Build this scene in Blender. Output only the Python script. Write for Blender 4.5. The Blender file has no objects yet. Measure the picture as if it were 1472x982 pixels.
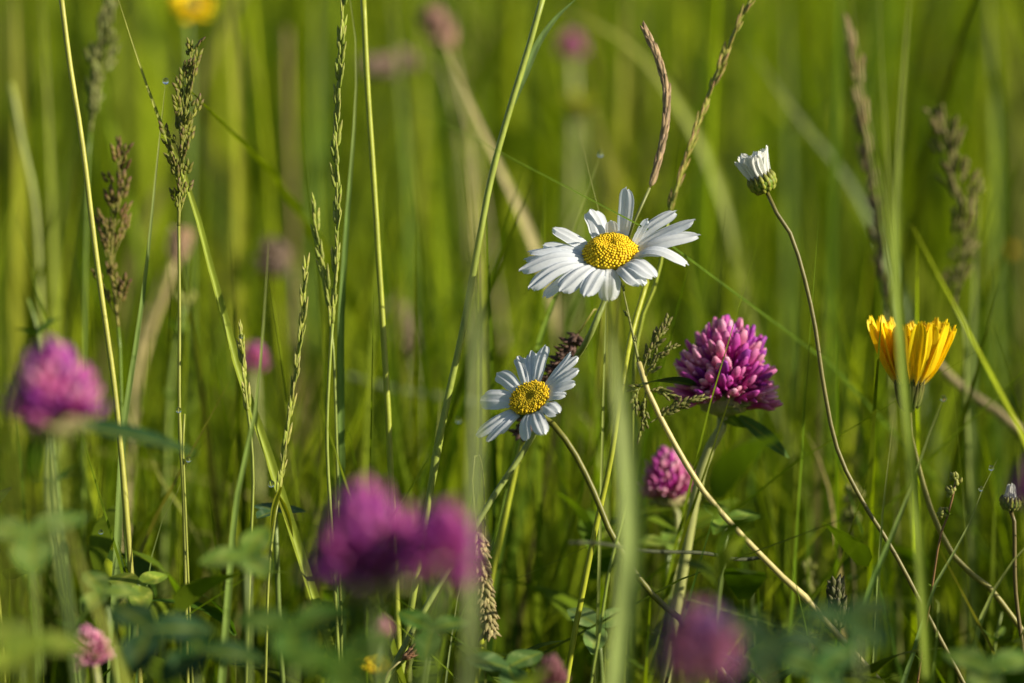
import bpy, math, random
import numpy as np
from mathutils import Vector, Matrix, Quaternion

R = math.radians
random.seed(11)
rng = np.random.default_rng(7)
sc = bpy.context.scene
COL = sc.collection

# ------------------------------------------------------------------ camera
CAM_H, TILT, LENS, FOCUS = 0.42, R(9.5), 100.0, 0.72
cam_d = bpy.data.cameras.new('camera')
cam = bpy.data.objects.new('camera', cam_d)
COL.objects.link(cam)
cam.location = (0, 0, CAM_H)
cam.rotation_euler = (math.pi / 2 - TILT, 0, 0)
cam_d.lens = LENS
cam_d.sensor_width = 36.0
cam_d.clip_start = 0.01
cam_d.clip_end = 500
cam_d.dof.use_dof = True
cam_d.dof.focus_distance = FOCUS
cam_d.dof.aperture_fstop = 5.6
cam_d.dof.aperture_blades = 9
sc.camera = cam

# ------------------------------------------------------------------ light
SUN_AZ, SUN_EL = R(110), R(25)          # azimuth clockwise from +Y (straight ahead)
to_sun = Vector((math.sin(SUN_AZ) * math.cos(SUN_EL), math.cos(SUN_AZ) * math.cos(SUN_EL), math.sin(SUN_EL)))
w = bpy.data.worlds.new('World')
sc.world = w
w.use_nodes = True
nt = w.node_tree
sky = nt.nodes.new('ShaderNodeTexSky')
sky.sky_type = 'NISHITA'
sky.sun_disc = False
sky.sun_elevation = SUN_EL
sky.sun_rotation = SUN_AZ
bg = nt.nodes['Background']
bg.inputs['Strength'].default_value = 0.06
nt.links.new(sky.outputs['Color'], bg.inputs['Color'])
sun_d = bpy.data.lights.new('sun', 'SUN')
sun_d.energy = 5.0
sun_d.angle = R(0.5)
sun_d.color = (1.0, 0.91, 0.74)
sun = bpy.data.objects.new('sun', sun_d)
COL.objects.link(sun)
sun.rotation_euler = (-to_sun).to_track_quat('-Z', 'Y').to_euler()
sun.location = to_sun * 5
sc.view_settings.view_transform = 'Standard'
sc.view_settings.look = 'None'
sc.view_settings.exposure = 0.76
sc.view_settings.gamma = 1
sc.render.engine = 'CYCLES'
sc.cycles.use_denoising = True
sc.cycles.max_bounces = 7
sc.cycles.caustics_reflective = False
sc.cycles.caustics_refractive = False

# ------------------------------------------------------------------ helpers
CR, CU, CF = Vector((1, 0, 0)), Vector((0, math.sin(TILT), math.cos(TILT))), Vector((0, math.cos(TILT), -math.sin(TILT)))
CP = Vector((0, 0, CAM_H))
K = 36.0 / LENS / 1472.0                # metres per photo pixel at one metre


def P(px, py, d=FOCUS):
    """the point of the meadow seen at this place of the photo, d metres in front of the camera"""
    return CP + CF * d + CR * ((px - 736) * K * d) + CU * ((491 - py) * K * d)


def S(px, d=FOCUS):
    return px * K * d


def rand(a, b):
    return random.uniform(a, b)


def lerp3(a, b, t):
    return tuple(a[i] * (1 - t) + b[i] * t for i in range(3))


def vary(c, k=.12):
    m = rand(1 - k, 1 + k)
    return (c[0] * m * rand(.93, 1.07), c[1] * m, c[2] * m * rand(.85, 1.15))


def spline(pts, n):
    """Catmull-Rom through pts, n samples, evenly spaced in arc length"""
    p = [Vector(q) for q in pts]
    if len(p) == 2:
        return [p[0].lerp(p[1], i / (n - 1)) for i in range(n)]
    p = [p[0] * 2 - p[1]] + p + [p[-1] * 2 - p[-2]]
    out = []
    for i in range(1, len(p) - 2):
        a, b, c, d = p[i - 1], p[i], p[i + 1], p[i + 2]
        for k in range(14):
            t = k / 14
            out.append(0.5 * ((2 * b) + (c - a) * t + (2 * a - 5 * b + 4 * c - d) * t * t + (3 * b - a - 3 * c + d) * t ** 3))
    out.append(p[-2])
    L = [0]
    for i in range(1, len(out)):
        L.append(L[-1] + (out[i] - out[i - 1]).length)
    res, j = [], 0
    for k in range(n):
        s = L[-1] * k / (n - 1)
        while j < len(L) - 2 and L[j + 1] < s:
            j += 1
        f = (s - L[j]) / max(L[j + 1] - L[j], 1e-12)
        res.append(out[j].lerp(out[j + 1], min(max(f, 0), 1)))
    return res


def tangents(p):
    n = len(p)
    return [(p[min(i + 1, n - 1)] - p[max(i - 1, 0)]).normalized() for i in range(n)]


class MB:
    def __init__(self):
        self.v, self.f, self.c = [], [], []

    def grid(self, rows, cols_, closed=False):
        """rows: list of equal-length vertex rows"""
        o = len(self.v)
        m = len(rows[0])
        for r, cr in zip(rows, cols_):
            self.v.extend(r)
            self.c.extend(cr if isinstance(cr, list) else [cr] * m)
        for i in range(len(rows) - 1):
            for j in range(m if closed else m - 1):
                a, b = o + i * m + j, o + i * m + (j + 1) % m
                self.f.append((a, b, b + m, a + m))
        return o

    def cap(self, o, m, flip=False):
        f = list(range(o, o + m))
        self.f.append(tuple(reversed(f)) if not flip else tuple(f))

    def tube(self, path, rad, col, sides=8, rough=0.0):
        t = tangents(path)
        a = Vector((0, 0, 1)) if abs(t[0].z) < .9 else Vector((1, 0, 0))
        nrm = t[0].cross(a).normalized()
        rows, cc = [], []
        n = len(path)
        for i, (p, tt) in enumerate(zip(path, t)):
            nrm = (nrm - tt * nrm.dot(tt)).normalized()
            b = tt.cross(nrm)
            u = i / (n - 1)
            r = rad(u) if callable(rad) else rad
            r *= 1 + rand(-rough, rough)
            rows.append([p + (nrm * math.cos(k * 2 * math.pi / sides) + b * math.sin(k * 2 * math.pi / sides)) * r for k in range(sides)])
            cc.append(col(u) if callable(col) else col)
        o = self.grid(rows, cc, True)
        self.cap(o, sides)
        self.cap(o + (n - 1) * sides, sides, True)

    def blade(self, path, width, col, roll=0.0, twist=0.0, fold=.25, across=5, rib=.18):
        """a grass leaf: path base -> tip, width(u) full width in metres"""
        t = tangents(path)
        rows, cc = [], []
        n = len(path)
        for i, (p, tt) in enumerate(zip(path, t)):
            u = i / (n - 1)
            d = (CP - p).normalized()
            N = (d - tt * d.dot(tt)).normalized()
            N = Quaternion(tt, roll + twist * u) @ N
            B = tt.cross(N).normalized()
            wd = width(u) if callable(width) else width
            c = col(u) if callable(col) else col
            row, rc = [], []
            for k in range(across):
                s = -1 + 2 * k / (across - 1)
                row.append(p + B * (s * wd / 2) - N * ((1 - abs(s)) * fold * wd))
                f = 1 + rib * (1 - abs(s)) ** 2 * 2 - rib * .5
                rc.append((c[0] * f, c[1] * f, c[2] * f))
            rows.append(row)
            cc.append(rc)
        self.grid(rows, cc)

    def lathe(self, prof, M, col, sides=8, squash=1.0):
        """prof: (radius, z) pairs along local Z, M a 4x4"""
        rows, cc = [], []
        n = len(prof)
        for i, (r, z) in enumerate(prof):
            rows.append([M @ Vector((r * math.cos(k * 2 * math.pi / sides), squash * r * math.sin(k * 2 * math.pi / sides), z)) for k in range(sides)])
            cc.append(col(i / (n - 1)) if callable(col) else col)
        o = self.grid(rows, cc, True)
        self.cap(o, sides)
        self.cap(o + (n - 1) * sides, sides, True)

    def add(self, data, M, tint=(1, 1, 1)):
        v, f, c = data
        o = len(self.v)
        self.v.extend([M @ q for q in v])
        self.c.extend([(a[0] * tint[0], a[1] * tint[1], a[2] * tint[2]) for a in c])
        self.f.extend([tuple(o + k for k in q) for q in f])

    def data(self):
        return (self.v, self.f, self.c)

    def mesh(self, name, mat, off=Vector((0, 0, 0))):
        me = bpy.data.meshes.new(name)
        me.from_pydata([tuple(q - off) for q in self.v], [], self.f)
        at = me.color_attributes.new('Col', 'FLOAT_COLOR', 'POINT')
        a = np.ones((len(self.v), 4), dtype=np.float32)
        a[:, :3] = np.clip(np.array(self.c, dtype=np.float32), 0.001, .95)
        at.data.foreach_set('color', a.ravel())
        me.polygons.foreach_set('use_smooth', [True] * len(me.polygons))
        me.materials.append(mat)
        me.update()
        return me

    def build(self, name, mat, parent=None):
        off = parent.matrix_world_loc if isinstance(parent, Root) else (Vector(parent['_off']) if parent is not None else Vector((0, 0, 0)))
        me = self.mesh(name, mat, off)
        o = bpy.data.objects.new(name, me)
        COL.objects.link(o)
        if parent is not None:
            o.parent = parent
            OFF[o.name] = off
        return o


class Root:
    pass


OFF = {}


def _build(self, name, mat, parent=None):
    off = OFF[parent.name] if parent is not None else Vector((0, 0, 0))
    o = bpy.data.objects.new(name, self.mesh(name, mat, off))
    COL.objects.link(o)
    if parent is not None:
        o.parent = parent
    OFF[o.name] = off
    return o


MB.build = _build


def thing(name, label, cat, loc, group=None):
    o = bpy.data.objects.new(name, None)
    o.empty_display_size = .01
    COL.objects.link(o)
    o.location = loc
    o['label'] = label
    o['category'] = cat
    if group:
        o['group'] = group
    OFF[o.name] = Vector(loc)
    return o


def tag(o, label, cat, group=None):
    o['label'] = label
    o['category'] = cat
    if group:
        o['group'] = group
    return o


def put(me, name, parent, M):
    """a part that is a copy of a shared mesh, at world matrix M"""
    o = bpy.data.objects.new(name, me)
    COL.objects.link(o)
    o.parent = parent
    o.matrix_local = Matrix.Translation(-OFF[parent.name]) @ M
    return o


def frame(z, x=None):
    """rotation whose local Z is z"""
    z = z.normalized()
    if x is None:
        x = Vector((1, 0, 0)) if abs(z.x) < .9 else Vector((0, 1, 0))
    y = z.cross(x).normalized()
    x = y.cross(z)
    return Matrix((x, y, z)).transposed().to_4x4()


def TRS(loc, z, s=1.0, x=None, spin=0.0):
    return Matrix.Translation(loc) @ frame(z, x) @ Matrix.Rotation(spin, 4, 'Z') @ Matrix.Scale(s, 4)


# ------------------------------------------------------------------ materials
def plant_mat(name, rough=.5, spec=.35, trans=.3, tcol=(1.15, 1.2, .6), amp=.35, scale=(500, 500, 60), bump=0.0, bscale=900, sheen=0.0):
    m = bpy.data.materials.new(name)
    m.use_nodes = True
    t = m.node_tree
    L = t.links.new
    b = t.nodes['Principled BSDF']
    out = t.nodes['Material Output']
    at = t.nodes.new('ShaderNodeAttribute')
    at.attribute_name = 'Col'
    tc = t.nodes.new('ShaderNodeTexCoord')
    mp = t.nodes.new('ShaderNodeMapping')
    mp.inputs['Scale'].default_value = scale
    L(tc.outputs['Object'], mp.inputs['Vector'])
    nz = t.nodes.new('ShaderNodeTexNoise')
    nz.inputs['Scale'].default_value = 1.0
    nz.inputs['Detail'].default_value = 3
    L(mp.outputs['Vector'], nz.inputs['Vector'])
    mr = t.nodes.new('ShaderNodeMapRange')
    mr.inputs['From Min'].default_value = .25
    mr.inputs['From Max'].default_value = .75
    mr.inputs['To Min'].default_value = 1 - amp
    mr.inputs['To Max'].default_value = 1 + amp
    L(nz.outputs['Fac'], mr.inputs['Value'])
    mul = t.nodes.new('ShaderNodeVectorMath')
    mul.operation = 'SCALE'
    L(at.outputs['Color'], mul.inputs[0])
    L(mr.outputs['Result'], mul.inputs['Scale'])
    L(mul.outputs['Vector'], b.inputs['Base Color'])
    b.inputs['Roughness'].default_value = rough
    b.inputs['Specular IOR Level'].default_value = spec
    if sheen:
        b.inputs['Sheen Weight'].default_value = sheen
    if bump:
        bn = t.nodes.new('ShaderNodeTexNoise')
        bn.inputs['Scale'].default_value = bscale
        L(tc.outputs['Object'], bn.inputs['Vector'])
        bp = t.nodes.new('ShaderNodeBump')
        bp.inputs['Strength'].default_value = bump
        bp.inputs['Distance'].default_value = .0004
        L(bn.outputs['Fac'], bp.inputs['Height'])
        L(bp.outputs['Normal'], b.inputs['Normal'])
    if trans:
        tr = t.nodes.new('ShaderNodeBsdfTranslucent')
        m2 = t.nodes.new('ShaderNodeVectorMath')
        m2.operation = 'MULTIPLY'
        m2.inputs[1].default_value = tcol
        L(mul.outputs['Vector'], m2.inputs[0])
        L(m2.outputs['Vector'], tr.inputs['Color'])
        mx = t.nodes.new('ShaderNodeMixShader')
        mx.inputs['Fac'].default_value = trans
        L(b.outputs['BSDF'], mx.inputs[1])
        L(tr.outputs['BSDF'], mx.inputs[2])
        L(mx.outputs['Shader'], out.inputs['Surface'])
    return m


M_GRASS = plant_mat('grass_leaf', .5, .22, .42, (1.3, 1.25, .35), .25, (700, 700, 40))
M_MEADOW = plant_mat('meadow_grass', .6, .1, .45, (1.12, 1.25, .25), .3, (300, 300, 25))
M_STEM = plant_mat('green_stem', .45, .4, .15, (1.2, 1.15, .5), .22, (900, 900, 90), .15)
M_DRY = plant_mat('dry_straw', .7, .2, .2, (1.1, 1, .8), .3, (900, 900, 120), .2)
M_PETAL = plant_mat('white_petal', .55, .25, .42, (.95, 1, 1), .05, (900, 900, 900), .08)
M_DISC = plant_mat('yellow_disc', .6, .25, .12, (1, .8, .3), .2, (1500, 1500, 1500))
M_YELLOW = plant_mat('yellow_petal', .5, .25, .35, (1.1, .9, .4), .14, (1200, 1200, 150))
M_CLOVER = plant_mat('clover_floret', .55, .3, .3, (1.1, .7, 1.05), .25, (600, 600, 600))
M_SPIKE = plant_mat('grass_spikelet', .55, .2, .28, (1.15, 1.2, .5), .35, (1500, 1500, 500), .2)
M_LEAF = plant_mat('clover_leaf', .65, .08, .25, (.9, 1.3, .4), .3, (260, 260, 260), .1)
M_BRACT = plant_mat('flower_bract', .55, .3, .12, (1.1, 1.1, .5), .3, (1600, 1600, 700), .2)

m = bpy.data.materials.new('dew_water')
m.use_nodes = True
b = m.node_tree.nodes['Principled BSDF']
b.inputs['Base Color'].default_value = (1, 1, 1, 1)
b.inputs['Roughness'].default_value = 0
b.inputs['IOR'].default_value = 1.33
b.inputs['Transmission Weight'].default_value = 1
M_DEW = m

m = bpy.data.materials.new('meadow_soil')
m.use_nodes = True
t = m.node_tree
b = t.nodes['Principled BSDF']
nz = t.nodes.new('ShaderNodeTexNoise')
nz.inputs['Scale'].default_value = 30
nz.inputs['Detail'].default_value = 8
tc = t.nodes.new('ShaderNodeTexCoord')
t.links.new(tc.outputs['Object'], nz.inputs['Vector'])
cr = t.nodes.new('ShaderNodeValToRGB')
cr.color_ramp.elements[0].position = .35
cr.color_ramp.elements[0].color = (.028, .03, .008, 1)
cr.color_ramp.elements[1].position = .68
cr.color_ramp.elements[1].color = (.07, .085, .015, 1)
t.links.new(nz.outputs['Fac'], cr.inputs['Fac'])
t.links.new(cr.outputs['Color'], b.inputs['Base Color'])
b.inputs['Roughness'].default_value = .95
M_SOIL = m

# colours (linear)
GREEN = (.12, .19, .014)
YGREEN = (.26, .28, .014)
LIME = (.28, .31, .03)
DGREEN = (.055, .11, .02)
BLUEG = (.02, .052, .017)
STRAW = (.46, .37, .16)
TAN = (.34, .23, .11)
BROWN = (.16, .085, .045)
PURPLE = (.12, .055, .075)

# ------------------------------------------------------------------ ground
n = 90
me = bpy.data.meshes.new('ground')
vs, fs = [], []
ext = [-60 + 120 * i / n for i in range(n + 1)]
ext = [math.copysign(abs(e / 60) ** 2.2 * 60, e) for e in ext]
for j, y in enumerate(ext):
    for i, x in enumerate(ext):
        vs.append((x, y + 2, .012 * math.sin(x * 3.1) * math.cos(y * 2.3) - .012))
for j in range(n):
    for i in range(n):
        a = j * (n + 1) + i
        fs.append((a, a + 1, a + n + 2, a + n + 1))
me.from_pydata(vs, [], fs)
me.polygons.foreach_set('use_smooth', [True] * len(me.polygons))
me.materials.append(M_SOIL)
g = bpy.data.objects.new('ground', me)
g['kind'] = 'structure'
COL.objects.link(g)


# ------------------------------------------------------------------ the grass nobody could count
def grass_mass(name, x, y, h, wd, lean, colors, seg=7, z0=None, leafy=False):
    """x, y, h ... arrays, one entry per blade"""
    N = len(x)
    phi = rng.uniform(0, 2 * np.pi, N)
    th = rng.uniform(0, 2 * np.pi, N)
    u = np.linspace(0, 1, seg + 1)
    bend = (u[None, :] * .35 + u[None, :] ** 2.4 * .65) * lean[:, None] * h[:, None]
    z = u[None, :] * h[:, None] * (1 - .35 * (lean[:, None] ** 2) * u[None, :])
    if z0 is not None:
        z = z + z0[:, None]
    cx = x[:, None] + bend * np.cos(phi)[:, None]
    cy = y[:, None] + bend * np.sin(phi)[:, None]
    prof = (np.sin(np.pi * np.clip(.06 + .92 * u, 0, 1)) ** .8 if leafy else np.minimum(1, .55 + u * 1.6) * (1 - u ** 2.6) + .03)
    hw = wd[:, None] * prof[None, :] / 2
    tw = th[:, None] + u[None, :] * rng.uniform(-1.5, 1.5, N)[:, None]
    vx = np.stack([cx - hw * np.cos(tw), cx + hw * np.cos(tw)], -1)
    vy = np.stack([cy - hw * np.sin(tw), cy + hw * np.sin(tw)], -1)
    vz = np.stack([z, z], -1)
    V = np.stack([vx, vy, vz], -1).reshape(-1, 3)
    k = 2 * (seg + 1)
    base = (np.arange(N) * k)[:, None] + (np.arange(seg) * 2)[None, :]
    F = np.stack([base, base + 1, base + 3, base + 2], -1).reshape(-1, 4)
    me = bpy.data.meshes.new(name)
    me.vertices.add(len(V))
    me.vertices.foreach_set('co', V.astype(np.float32).ravel())
    me.loops.add(F.size)
    me.loops.foreach_set('vertex_index', F.astype(np.int32).ravel())
    me.polygons.add(len(F))
    me.polygons.foreach_set('loop_start', np.arange(0, F.size, 4, dtype=np.int32))
    me.polygons.foreach_set('loop_total', np.full(len(F), 4, dtype=np.int32))
    me.polygons.foreach_set('use_smooth', np.ones(len(F), dtype=bool))
    at = me.color_attributes.new('Col', 'FLOAT_COLOR', 'POINT')
    c = np.ones((N, k, 4), dtype=np.float32)
    c[:, :, :3] = colors[:, None, :]
    at.data.foreach_set('color', c.ravel())
    me.update(calc_edges=True)
    me.validate()
    me.materials.append(M_MEADOW)
    o = bpy.data.objects.new(name, me)
    o['kind'] = 'stuff'
    COL.objects.link(o)
    return o


def blade_colors(N, straw=.1):
    a = np.array((.035, .085, .006))
    b_ = np.array((.315, .375, .010))
    t_ = rng.beta(1.1, 1.5, N)[:, None]
    c = a * (1 - t_) + b_ * t_
    c *= rng.uniform(.75, 1.25, N)[:, None]
    s = rng.random(N) < straw
    c[s] = np.array((.4, .36, .11)) * rng.uniform(.35, .6, s.sum())[:, None]
    return c


def scatter(N, y0, y1, side, clump=.05, per=9):
    """grass grows in tussocks: blades gathered about random centres"""
    k = max(N // per, 1) * 3
    cy = y0 + (y1 - y0) * rng.random(k)
    hw = .18 * y1 * 1.25 + side
    cx = rng.uniform(-hw, hw, k)
    ok = np.abs(cx) < .18 * np.maximum(cy, .2) * 1.25 + side
    cx, cy = cx[ok], cy[ok]
    i = rng.integers(0, len(cx), N)
    sc_ = clump * (.6 + .4 * cy[i])
    tone = rng.normal(0, 1, len(cx))[i]
    return cx[i] + rng.normal(0, 1, N) * sc_, np.maximum(cy[i] + rng.normal(0, 1, N) * sc_, y0 - .03), tone


# beyond the flowers
parts = []
for (N, y0, y1, side, h0, h1, w0, w1, per) in ((420, .92, 1.25, .45, .2, .5, .003, .007, 7),
                                               (1000, 1.25, 1.9, .5, .24, .54, .004, .010, 11),
                                               (2600, 1.9, 3.4, .6, .25, .54, .005, .011, 14),
                                               (6000, 3.4, 7.0, .9, .28, .55, .007, .014, 14),
                                               (8000, 7.0, 14.0, 1.5, .35, .6, .012, .02, 10),
                                               (5000, .8, 2.0, .5, .05, .24, .003, .007, 8),
                                               (7000, 2.0, 4.5, .8, .05, .25, .004, .009, 8)):
    x, y, tone = scatter(N, y0, y1, side, .035, per)
    n_ = len(x)
    ln = np.where(rng.random(n_) < .7, np.abs(rng.normal(.1, .2, n_)), rng.uniform(.3, 1.1, n_)).clip(0, 1.1)
    parts.append((x, y, rng.uniform(h0, h1, n_), rng.uniform(w0, w1, n_), ln, tone))
x, y, tone = scatter(3700, .77, 1.15, .12, .03, 8)
n_ = len(x)
row = np.where(rng.random(n_) < .25, rng.uniform(150, 500, n_), rng.uniform(400, 950, n_))
h = (CAM_H - y * math.tan(TILT) + (491 - row) * K * y).clip(.05, .4)
parts.append((x, y, h, rng.uniform(.0016, .0042, n_), np.where(rng.random(n_) < .5, rng.uniform(0, .25, n_), rng.uniform(.2, .9, n_)), tone))
X, Y, H, W_, LN, TN = [np.concatenate(q) for q in zip(*parts)]
cl = blade_colors(len(X), .05) * (1 + .4 * np.clip(TN, -1.7, 1.2))[:, None]
grass_mass('meadow_grass', X, Y, H, W_, LN, cl)

# around and under the flowers: low inside the view, full height unseen beside it, to shade the lower part
x = rng.uniform(-.75, .95, 5200)
y = rng.uniform(-.35, .98, 5200)
inside = np.abs(x) < .18 * np.maximum(y, 0) * 1.12 + .03
front = y < .05
keep = (np.hypot(x, y) > .13)
hgt = rng.uniform(.12, .46, 5200)
bottom = CAM_H - np.maximum(y, .05) * math.tan(TILT + R(6.8)) - .012
hin = np.minimum(rng.uniform(.08, .3, 5200), bottom + np.where(y > .62, rng.exponential(.034, 5200), 0))
hgt = np.where(inside, hin, hgt)
hgt = np.where(front & (np.abs(x) < .25), np.minimum(hgt, .25), hgt)
lean = np.abs(rng.normal(.1, .16, 5200)).clip(0, .6)
lean = np.where(~inside, lean * .5, lean)
keep &= hgt > .03
x2, y2 = rng.uniform(-.5, .95, 6000), rng.uniform(-.3, .95, 6000)  # extra short grass out of view, added to darken the bottom by its shade
in2 = np.abs(x2) < .18 * np.maximum(y2, 0) * 1.12 + .03
ok2 = (~in2) & (np.hypot(x2, y2) > .15)
h2 = rng.uniform(.1, .27, 6000)
x, y, hgt, lean, keep = [np.concatenate(q) for q in ((x, x2), (y, y2), (hgt, h2), (lean, rng.uniform(0, .5, 6000)), (keep, ok2))]
grass_mass('undergrowth_grass', x[keep], y[keep], hgt[keep], rng.uniform(.002, .0048, keep.sum()), lean[keep], blade_colors(keep.sum(), .06))


# small leafy herbs that fill the bottom of the meadow
nh = 900
hx, hy = rng.uniform(-.45, .5, nh), rng.uniform(.52, 1.45, nh)
hb = CAM_H - hy * math.tan(TILT + R(6.8))
hh = np.where(hy > .63, hb + rng.uniform(-.05, .045, nh), hb - rng.uniform(.012, .05, nh)).clip(.04, .3)
grass_mass('undergrowth_stems', hx, hy, hh, np.full(nh, .0014), np.full(nh, .0), np.tile(np.array((.16, .19, .03)), (nh, 1)), 4)
ii = np.repeat(np.arange(nh), 12)
zz = hh[ii] * rng.uniform(.45, 1.0, len(ii))
lc = (blade_colors(len(ii), 0) * .5 + np.array((.06, .12, .01)) * .5) * np.repeat(rng.uniform(.6, 1.25, nh), 12)[:, None]
grass_mass('undergrowth_leaves', hx[ii], hy[ii], rng.uniform(.008, .024, len(ii)), rng.uniform(.004, .011, len(ii)), rng.uniform(.8, 1.5, len(ii)), lc, 5, zz, True)


# ------------------------------------------------------------------ stalks and blades
def root_down(pts, drift=.55):
    """continue a line of points (top -> bottom) down to the ground"""
    a, b_ = pts[-2], pts[-1]
    t_ = (b_ - a).normalized()
    hx = Vector((t_.x, t_.y, 0)) / max(-t_.z, .4)
    out = list(pts)
    for f in (.3, .62, 1.0):
        q = b_ + hx * b_.z * (f - (1 - drift) * f * f)
        q.z = b_.z * (1 - f) - .005 * f
        out.append(q)
    return out


def pix(pts, d):
    out = []
    for q in pts:
        out.append(P(q[0], q[1], q[2] if len(q) > 2 else d))
    return out


def make_blade(label, pts, d, wpx, col, roll=0., twist=0., fold=.25, name='grass_plant', group='single grass blades', tipw=.03, ground=True, wide=.45, mat=None, n=34, basew=.7):
    """pts top (tip) -> bottom, in photo pixels"""
    q = pix(pts, d)
    if ground:
        q = root_down(q)
    path = spline(list(reversed(q)), n)
    wm = S(wpx, d) / max(math.cos(roll), .35)

    def wf(u):
        if u > wide:
            return wm * max((1 - ((u - wide) / (1 - wide)) ** 1.8), tipw)
        return wm * (basew + (1 - basew) * u / wide)

    root = thing(name, label, 'grass blade', path[0], group)
    mb = MB()
    tipc = lerp3(col, STRAW, .35)
    mb.blade(path, wf, lambda u: lerp3(col, tipc, max(0, u - .85) / .15), roll, twist, fold)
    mb.build('leaf', mat or M_GRASS, root)
    return root


def stem_part(root, path, r0, r1, col, mat=None, nodes=(), sides=8, name='stem'):
    """path top -> bottom; r0 radius at top, r1 at bottom"""
    mb = MB()
    mb.tube(path, lambda u: (r0 + (r1 - r0) * u) * (1 + .45 * sum(math.exp(-((u - k) / .008) ** 2) for k in nodes)), col, sides)
    return mb.build(name, mat or M_STEM, root)


def make_stalk(label, pts, d, wpx, col, nodes=(), leaves=(), name='grass_plant', group='bare grass stalks', mat=None, ground=True):
    q = pix(pts, d)
    if ground:
        q = root_down(q)
    path = spline(q, 60)
    root = thing(name, label, 'grass stalk', path[-1], group)
    r = S(wpx, d) / 2
    stem_part(root, path, r * .85, r * 1.1, col, mat, nodes)
    for (lp, ld, lw, lc, lr) in leaves:
        add_leaf(root, lp, ld, lw, lc, lr)
    return root


def add_leaf(root, lp, d, wpx, col, roll=0., twist=0., fold=.25):
    """leaf of a stalk, lp from tip to its base on the stalk"""
    path = spline(list(reversed(pix(lp, d))), 26)
    wm = S(wpx, d) / max(math.cos(roll), .35)
    mb = MB()
    mb.blade(path, lambda u: wm * min(.45 + 2.2 * u, 1) * max(1 - max(0, (u - .35) / .65) ** 1.7, .03), col, roll, twist, fold)
    return mb.build('leaf', M_GRASS, root)


# ------------------------------------------------------------------ spikelets
def lemma(L, r, c0, c1, sides=7, squash=.7):
    mb = MB()
    prof = [(r * .25, 0), (r * .75, L * .12), (r, L * .32), (r * .85, L * .58), (r * .45, L * .82), (r * .1, L)]
    mb.lathe(prof, Matrix(), lambda u: lerp3(c0, c1, u ** 1.3), sides, squash)
    return mb.data()


def spikelet_data(L, r, nlem, c0, c1, spread=.28):
    """a spikelet: nlem overlapping pointed scales along local Z"""
    mb = MB()
    for k in range(nlem):
        s = 1 if k % 2 else -1
        z = L * .55 * k / max(nlem - 1, 1)
        M = Matrix.Translation((s * r * .45, rand(-.15, .15) * r, z)) @ Matrix.Rotation(s * spread * rand(.7, 1.2), 4, 'Y') @ Matrix.Rotation(rand(-.12, .12), 4, 'X')
        c = vary(c0, .15)
        mb.add(lemma(L * .5 * rand(.85, 1.1), r * .62, c, vary(lerp3(c0, c1, rand(.35, 1)), .2)), M)
    return mb


def head_panicle(root, path, blen, spL, c0, c1, sub, nodes=13, per=3, ang=.42, start=0., seed=1):
    """a branched seed head; path top -> bottom of the head"""
    random.seed(seed)
    N = len(path)
    tn = tangents(path)
    rach = MB()
    rach.tube(path, lambda u: S(1.0) + S(1.5) * u, lerp3(c0, STRAW, .2), 6)
    var = [spikelet_data(spL * s, spL * .2, k, c0, c1) for s, k in ((1, 4), (.85, 3), (1.1, 5), (.95, 4))]
    sp = []
    for i in range(nodes):
        u = start + (1 - start) * (i + .5) / nodes
        j = min(int(u * (N - 1)), N - 1)
        p, up = path[j], -tn[j]
        sl = blen * (.15 + .85 * math.sin(min(u * 1.25, 1) * math.pi * .5)) if u < .75 else blen * rand(.5, 1.0)
        az0 = i * 2.4
        for b_ in range(per if u > .25 else 2):
            az = az0 + b_ * 2 * math.pi / per + rand(-.5, .5)
            side = frame(up) @ Vector((math.cos(az), math.sin(az), 0))
            a = ang * rand(.55, 1.3)
            dr = (up * math.cos(a) + side * math.sin(a)).normalized()
            bl = sl * rand(.35, 1.1)
            end = p + dr * bl
            rach.tube([p, p.lerp(end, .5), end], S(.9), lerp3(c0, STRAW, .2), 5)
            k = max(1, int(bl / (spL * .75)))
            for q in range(k):
                f = 1 - q / max(k, 1) * .8
                dd = (dr + side * rand(-.35, .35) + Vector((rand(-.2, .2), rand(-.2, .2), rand(-.1, .2)))).normalized()
                sp.append((p.lerp(end, f), dd))
    random.shuffle(sp)
    if sub:
        sp = sp[:98]
    spikes(root, rach, sp, var, sub, c0)


def spikes(root, rach, sp, var, sub, c0, mat=None):
    mat = mat or M_SPIKE
    if sub:
        h = rach.build('seed_head', M_SPIKE, root)
        ms = [v.mesh('spikelet', mat) for v in var]
        for k, (p, dd) in enumerate(sp):
            put(ms[k % len(ms)], 'spikelet', h, TRS(p, dd, rand(.85, 1.15), spin=rand(0, 6.3)))
    else:
        for k, (p, dd) in enumerate(sp):
            rach.add(var[k % len(var)].data(), TRS(p, dd, rand(.85, 1.15), spin=rand(0, 6.3)))
        rach.build('seed_head', mat, root)


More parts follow.
